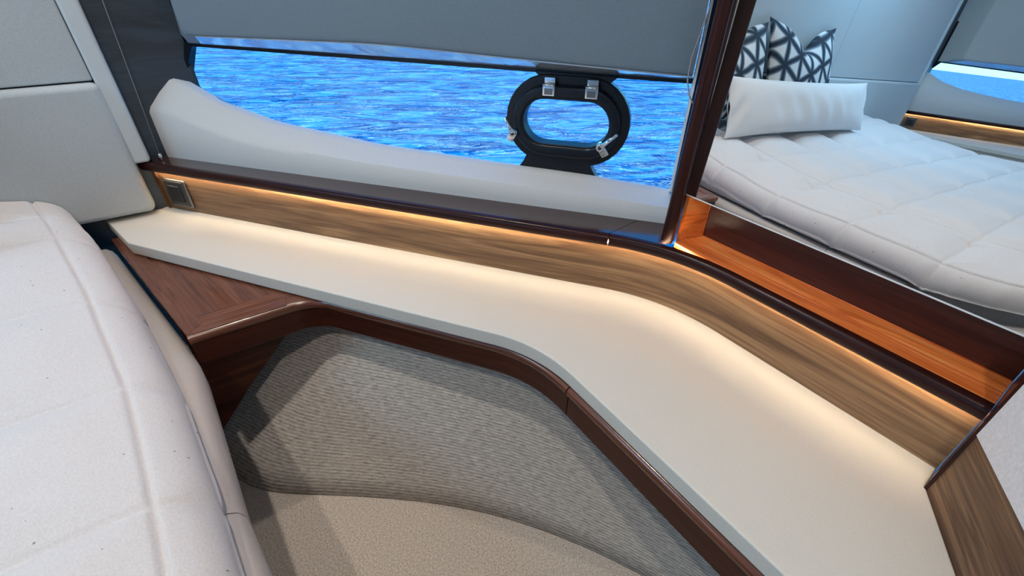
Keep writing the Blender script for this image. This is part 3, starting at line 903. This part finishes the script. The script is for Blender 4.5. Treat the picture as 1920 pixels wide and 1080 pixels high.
# quilt: one padded cloth with stitched rows and cross seams, falling over the rail
US = [-1.30, -1.19, -0.945, -0.70, -0.462, -0.225]
NU, NV = 300, 400
u_lin = np.linspace(-1.408, 0.045, NU)
rng = np.random.default_rng(4)
def groove(d, w): return math.exp(-(d / w) ** 2)
vrows = [0.052, 0.40, 0.76, 1.12, 1.48, 1.84, 2.16]      # distance of the long seams from the near edge
vs, uvs, fs = [], [], []
ph = rng.uniform(0, 6.28, 12)
for i, u in enumerate(u_lin):
    ne, fe = near_edge(u), far_edge(u)
    for j in range(NV):
        t = j / (NV - 1)
        t = t + 0.0
        # finer near the near edge
        tt = t ** 1.55
        v = ne + (fe - ne) * tt
        dn, df, dfo = ne - v, v - fe, 0.045 - u
        z = bed_z(u)
        ul = u + 0.10 * math.tanh((dn - 0.05) * 1.2) * 0.35      # cross seams drift a little
        g = 0.0
        puff = 0.0
        k = min(abs(ul - s) for s in US)
        kk = min(abs(dn - s) for s in vrows)
        g = max(groove(k, 0.0038), groove(kk, 0.0055 if dn > 0.2 else 0.0038))
        wide = max(groove(k, 0.035) * (0.55 if dn > 0.3 else 1.0), groove(kk, 0.05))
        amp = 0.5 + 0.5 * max(0.0, min(1.0, (dn - 0.06) / 0.22))
        z += amp * (0.013 * (1 - wide) - 0.005 * wide) - (0.0060 + 0.003 * (amp - 0.5)) * g
        z += 0.0025 * math.sin(9 * u + 3.1 * v + ph[0]) + 0.002 * math.sin(17 * v - 5 * u + ph[1]) + 0.0012 * math.sin(31 * u + 11 * v + ph[2])
        # soft shoulder
        r = 0.075
        for d in (min(dn, df, dfo),):
            if d < r:
                q = 1 - max(0, d) / r
                z -= r * 0.85 * (1 - math.sqrt(max(0, 1 - q * q)))
        vs.append((u, v, z)); uvs.append((u, v))
for i in range(NU - 1):
    for j in range(NV - 1):
        a = i * NV + j
        fs.append((a, a + 1, a + NV + 1, a + NV))
# skirt round near side, foot, far side
loop = [(i, 0) for i in range(NU)] + [(NU - 1, j) for j in range(1, NV)] + [(i, NV - 1) for i in range(NU - 2, -1, -1)]
ring_prev = [i * NV + j for i, j in loop]
base = [vs[k] for k in ring_prev]
nl = len(loop)
cen = np.array([-0.7, -1.3])
for lvl in range(1, 7):
    t = lvl / 6
    ring = []
    for q, (x, y, z) in enumerate(base):
        a, b = base[max(0, q - 1)], base[min(nl - 1, q + 1)]
        tx, ty = b[0] - a[0], b[1] - a[1]
        L_ = math.hypot(tx, ty) + 1e-9
        nx, ny = -ty / L_, tx / L_
        fold = 0.004 * math.sin(q * 0.08 + ph[3]) + 0.003 * math.sin(q * 0.19 + ph[4])
        ks = max(groove(abs(x - s), 0.012) for s in US)
        out = 0.006 * math.sin(math.pi * min(1, t * 1.2)) - 0.010 * t + 0.35 * fold * math.sin(math.pi * t) * 0.4 - 0.003 * ks * (1 - t)
        zz = z - t * (z - 0.0 + 0.585 if False else (z + 0.572))
        ring.append(len(vs))
        vs.append((x + nx * out, y + ny * out, zz)); uvs.append((x, y + t * 0.1))
    for q in range(nl - 1):
        fs.append((ring_prev[q], ring_prev[q + 1], ring[q + 1], ring[q]))
    ring_prev = ring
quilt = mesh('quilt', vs, fs, 'duvet', None, True, uvs)
sol = quilt.modifiers.new('thickness', 'SOLIDIFY'); sol.thickness = 0.003; sol.offset = -1
tag(quilt, 'oatmeal flecked quilt with stitched rows spread over the bed', 'quilt')

# cushions
def cushion(name, w, h, d, mat, place, label, cat, group=None, chop=0.0, N=36, corner=0.06, seed=0, piping=False):
    """place: function (x across, y up, z out) -> cabin coordinates."""
    rg = np.random.default_rng(seed); ph_ = rg.uniform(0, 6.28, 8)
    vs, fs, uvs = [], [], []
    for side in (1, -1):
        for i in range(N + 1):
            for j in range(N + 1):
                x = -1 + 2 * i / N; y = -1 + 2 * j / N
                # ease the grid to the rim
                x = math.sin(x * math.pi / 2); y = math.sin(y * math.pi / 2)
                ear = 1 + (0.07 if chop else 0.03) * (abs(x) * abs(y)) ** 5
                cx_, cy_ = corner if isinstance(corner, tuple) else (corner, corner)
                bx = x * (w / 2) * (1 - cx_ * (1 - abs(y) ** 2.2) * abs(x)) * ear
                by = y * (h / 2) * (1 - cy_ * (1 - abs(x) ** 2.2) * abs(y)) * ear
                th = d / 2 * (max(0, 1 - abs(x) ** 3)) ** 0.6 * (max(0, 1 - abs(y) ** 2.6)) ** 0.6
                th *= 1 + 0.05 * math.sin(5 * x + ph_[0]) * math.sin(4 * y + ph_[1])
                if mat == 'bolster':
                    fold = math.sin(26 * x + 3 * y + ph_[2]) * math.exp(-((abs(x) - 0.2) / 0.35) ** 2) + math.sin(40 * x - 6 * y + ph_[3]) * math.exp(-((abs(x) - 0.95) / 0.1) ** 2)
                    th += 0.007 * fold * (1 - abs(y)) 
                if chop:
                    k = math.exp(-(x / 0.36) ** 2) * max(0, y) ** 1.3
                    by -= chop * h * k
                    th *= 1 - 0.25 * k
                vs.append(place(bx, by, side * th)); uvs.append((bx, by))
    n1 = (N + 1) ** 2
    for sd_ in (0, 1):
        for i in range(N):
            for j in range(N):
                a = sd_ * n1 + i * (N + 1) + j
                fs.append((a, a + 1, a + N + 2, a + N + 1))
    o = mesh(name, vs, fs, mat, None, True, uvs)
    bm = bmesh.new(); bm.from_mesh(o.data)
    bmesh.ops.remove_doubles(bm, verts=bm.verts, dist=0.0004)
    bmesh.ops.recalc_face_normals(bm, faces=bm.faces[:])
    bm.to_mesh(o.data); bm.free()
    for p in o.data.polygons: p.use_smooth = True
    return tag(o, label, cat, group)
def leaning(u0, v0, z0, lean_deg, yaw_deg=0, roll_deg=0):
    """x runs to -v (rightwards in the mirror), y up the lean, z out towards the foot."""
    a, yw, rl = (math.radians(q) for q in (lean_deg, yaw_deg, roll_deg))
    X = np.array([math.sin(yw), -math.cos(yw), 0.0]); Zo = np.array([math.cos(yw), math.sin(yw), 0.0])
    Y = np.array([0, 0, 1.0]) * math.cos(a) - Zo * math.sin(a)
    O = Zo * math.cos(a) + np.array([0, 0, 1.0]) * math.sin(a)
    X2 = X * math.cos(rl) + Y * math.sin(rl); Y2 = -X * math.sin(rl) + Y * math.cos(rl)
    def f(x, y, z):
        p = np.array([u0, v0, z0]) + X2 * x + Y2 * y + O * z
        return tuple(float(c_) for c_ in p)
    return f
cushion('patterned_cushion', 0.49, 0.42, 0.12, 'pattern', leaning(-1.340, -0.690, -0.205, 17, 1, 0), 'navy and white lattice cushion touching the near end of the bolster', 'cushion', 'lattice cushions behind the bolster', chop=0.20, seed=1)
cushion('patterned_cushion', 0.62, 0.43, 0.12, 'pattern', leaning(-1.340, -1.275, -0.188, 17, -1, 0), 'navy and white lattice cushion behind the middle of the bolster', 'cushion', 'lattice cushions behind the bolster', chop=0.27, seed=2)
cushion('bolster_pillow', 1.22, 0.235, 0.12, 'bolster', leaning(-1.150, -1.075, -0.317, 18, 0, 0), 'long plain pale bolster pillow in front of the lattice cushions', 'pillow', None, N=60, corner=(0.010, 0.075), seed=3)

# ------------------------------------------------------------------ porthole in the near window
PS, PZ = 1.031, -0.246
port = empty('porthole', hull(PS, 0.088, PZ))
tag(port, 'black oval opening porthole set in the long window', 'porthole')
def stadium(w, h, n=14):
    r = h / 2; c = w / 2 - r
    pts = []
    for k in range(n + 1):
        th = -math.pi / 2 + math.pi * k / n; pts.append((c + r * math.cos(th), r * math.sin(th)))
    for k in range(n + 1):
        th = math.pi / 2 + math.pi * k / n; pts.append((-c + r * math.cos(th), r * math.sin(th)))
    return pts
def ring(name, wo, ho, wi, hi_, o0, o1, mat, bev=0.002, part=None, parent=port):
    A, B = stadium(wo, ho), stadium(wi, hi_)
    n = len(A)
    def pt(p, off): return hull(PS + p[0], off, PZ + p[1])
    vs = [pt(p, o0) for p in A] + [pt(p, o0) for p in B] + [pt(p, o1) for p in A] + [pt(p, o1) for p in B]
    fs = []
    for i in range(n):
        j = (i + 1) % n
        fs += [(i, j, n + j, n + i), (2 * n + i, 2 * n + j, 3 * n + j, 3 * n + i), (i, j, 2 * n + j, 2 * n + i), (n + i, n + j, 3 * n + j, 3 * n + i)]
    return mesh(name, vs, fs, mat, parent, False, None, bev, 3)
ring('outer_flange', 0.250, 0.172, 0.205, 0.125, 0.078, 0.102, 'black', 0.003)
ring('hatch_frame', 0.214, 0.136, 0.176, 0.090, 0.064, 0.100, 'black', 0.005)
ring('seal', 0.180, 0.094, 0.172, 0.086, 0.068, 0.100, 'rubber', 0.001)
def tab(name, pts, o0, o1):
    n = len(pts)
    vs = [hull(s, o0, z) for s, z in pts] + [hull(s, o1, z) for s, z in pts]
    fs = [tuple(range(n)), tuple(range(n, 2 * n))] + [(i, (i + 1) % n, n + (i + 1) % n, n + i) for i in range(n)]
    return mesh(name, vs, fs, 'black', port)
zt_, zb_ = wt(PS) + 0.004, wb(PS) - 0.01
tab('upper_bridge', [(0.962, zt_), (0.975, zt_ - 0.010), (0.966, PZ + 0.074), (1.02, PZ + 0.07), (1.10, PZ + 0.072), (1.108, zt_ - 0.014), (1.122, zt_ - 0.002)], 0.080, 0.1015)
tab('lower_bridge', [(0.930, zb_), (0.945, wb(0.94) + 0.010), (0.952, PZ - 0.07), (1.05, PZ - 0.075), (1.085, PZ - 0.078), (1.092, wb(1.09) + 0.008), (1.105, zb_ - 0.002)], 0.080, 0.1015)
WUn, WNn = (WU[0], WU[1], 0), (-WN[0], -WN[1], 0)
for s_h in (0.996, 1.078):
    zc = PZ + 0.058
    h_ = box_on('hinge', hull(s_h - 0.012, 0.064, zc - 0.008), WUn, WNn, (0, 0, 1), 0.024, 0.004, 0.020, 'chrome', port, 0.0015)
    box_on('hinge_leaf', hull(s_h - 0.0105, 0.080, zc + 0.012), WUn, WNn, (0, 0, 1), 0.021, 0.012, 0.012, 'chrome', part=h_, bev=0.001)
    box_on('hinge_plate', hull(s_h - 0.008, 0.0602, zc - 0.005), WUn, WNn, (0, 0, 1), 0.016, 0.0012, 0.011, 'switch_rim', part=h_)
    tube('hinge_pin', [hull(s_h - 0.012, 0.062, zc + 0.0115), hull(s_h + 0.012, 0.062, zc + 0.0115)], 0.003, 'chrome', part=h_)
def latch(sc, zc, tip, tail):
    b_ = tube('latch', [hull(sc, 0.066, zc), hull(sc, 0.050, zc)], [0.0085, 0.0075], 'chrome', port, 12)
    tube('lever', [hull(sc, 0.053, zc), hull(sc + tip[0] * 0.3, 0.048, zc + tip[1] * 0.3), hull(sc + tip[0], 0.046, zc + tip[1])], [0.0055, 0.0038, 0.0030], 'chrome', part=b_)
    d = np.array(tail); L_ = np.linalg.norm(d); d /= L_
    a3 = np.array([*(WU * d[0]), d[1]]); b3 = np.array([*(WU * -d[1]), d[0]])
    o_ = np.array(hull(sc, 0.066, zc)) - b3 * 0.0075
    box_on('keeper', o_, a3, (-WN[0], -WN[1], 0), b3, L_, 0.008, 0.015, 'chrome', part=b_, bev=0.0015)
    tube('latch_screw', [hull(sc, 0.052, zc), hull(sc, 0.0475, zc)], [0.0045, 0.0035], 'switch', part=b_)
latch(0.928, -0.270, (-0.014, 0.032), (-0.010, -0.017))
latch(1.106, -0.282, (0.030, 0.030), (0.012, -0.018))

# ------------------------------------------------------------------ blind wire, cord
bw = empty('blind_wire', (-1.437, -0.098, ZT))
tag(bw, 'thin taut blind wire rising from a chrome pin beside the headboard', 'wire')
tube('pin', [(-1.437, -0.094, ZT - 0.001), (-1.437, -0.094, ZT + 0.016)], [0.0042, 0.0040], 'chrome', bw, 12)
tube('wire', [(-1.437, -0.094, ZT + 0.015), (-1.437, -0.075, -0.05), (-1.437, -0.045, 0.40)], 0.0008, 'cord', bw, 6)
cord_px = [((1342, -40), .0), ((1336, 0), 0), ((1318, 50), 0), ((1297, 108), 0), ((1289, 150), 0), ((1292, 178), 0), ((1301, 197), 0)]
cp = []
for p, _ in cord_px:
    r = ray(p); t = 0.652 / r.y
    cp.append((r.x * t, r.y * t, r.z * t))
cp = [(cp[0][0], cp[0][1], 0.19)] + cp
bc = empty('blind_pull', cp[-1])
tag(bc, 'thin slack cord hanging beside the dark corner post', 'cord')
tube('cord', cp, 0.0011, 'cord', bc, 6)

# ------------------------------------------------------------------ ceiling fittings
for i, (nm, loc, sz, en, col) in enumerate(LIGHTS):
    d_ = empty('downlight', (loc[0], loc[1], CEIL))
    tag(d_, ['small round downlight in the ceiling over the headboard end of the ledge', 'small round downlight in the ceiling over the bedside table', 'small round downlight in the ceiling over the far side of the bed', 'added round downlight in the ceiling over the bed foot, for fill'][i], 'downlight', 'ceiling downlights')
    n = 20
    A = [(loc[0] + 0.045 * math.cos(2 * math.pi * k / n), loc[1] + 0.045 * math.sin(2 * math.pi * k / n)) for k in range(n)]
    prism('rim', A, CEIL - 0.010, CEIL - 0.001, 'chrome', d_, 0.003)
    A = [(loc[0] + 0.032 * math.cos(2 * math.pi * k / n), loc[1] + 0.032 * math.sin(2 * math.pi * k / n)) for k in range(n)]
    prism('lens', A, CEIL - 0.013, CEIL - 0.0102, 'lens', d_)

# ------------------------------------------------------------------ the sea outside
sea = mesh('sea', [(-160, -160, -1.25), (160, -160, -1.25), (160, 160, -1.25), (-160, 160, -1.25)], [(0, 1, 2, 3)], 'water')
tag(sea, 'rippling bright blue sea outside the windows', 'water', None, 'stuff')
sea.rotation_euler = (0, 0, math.radians(55.7))      # ripples run across the view from the cabin
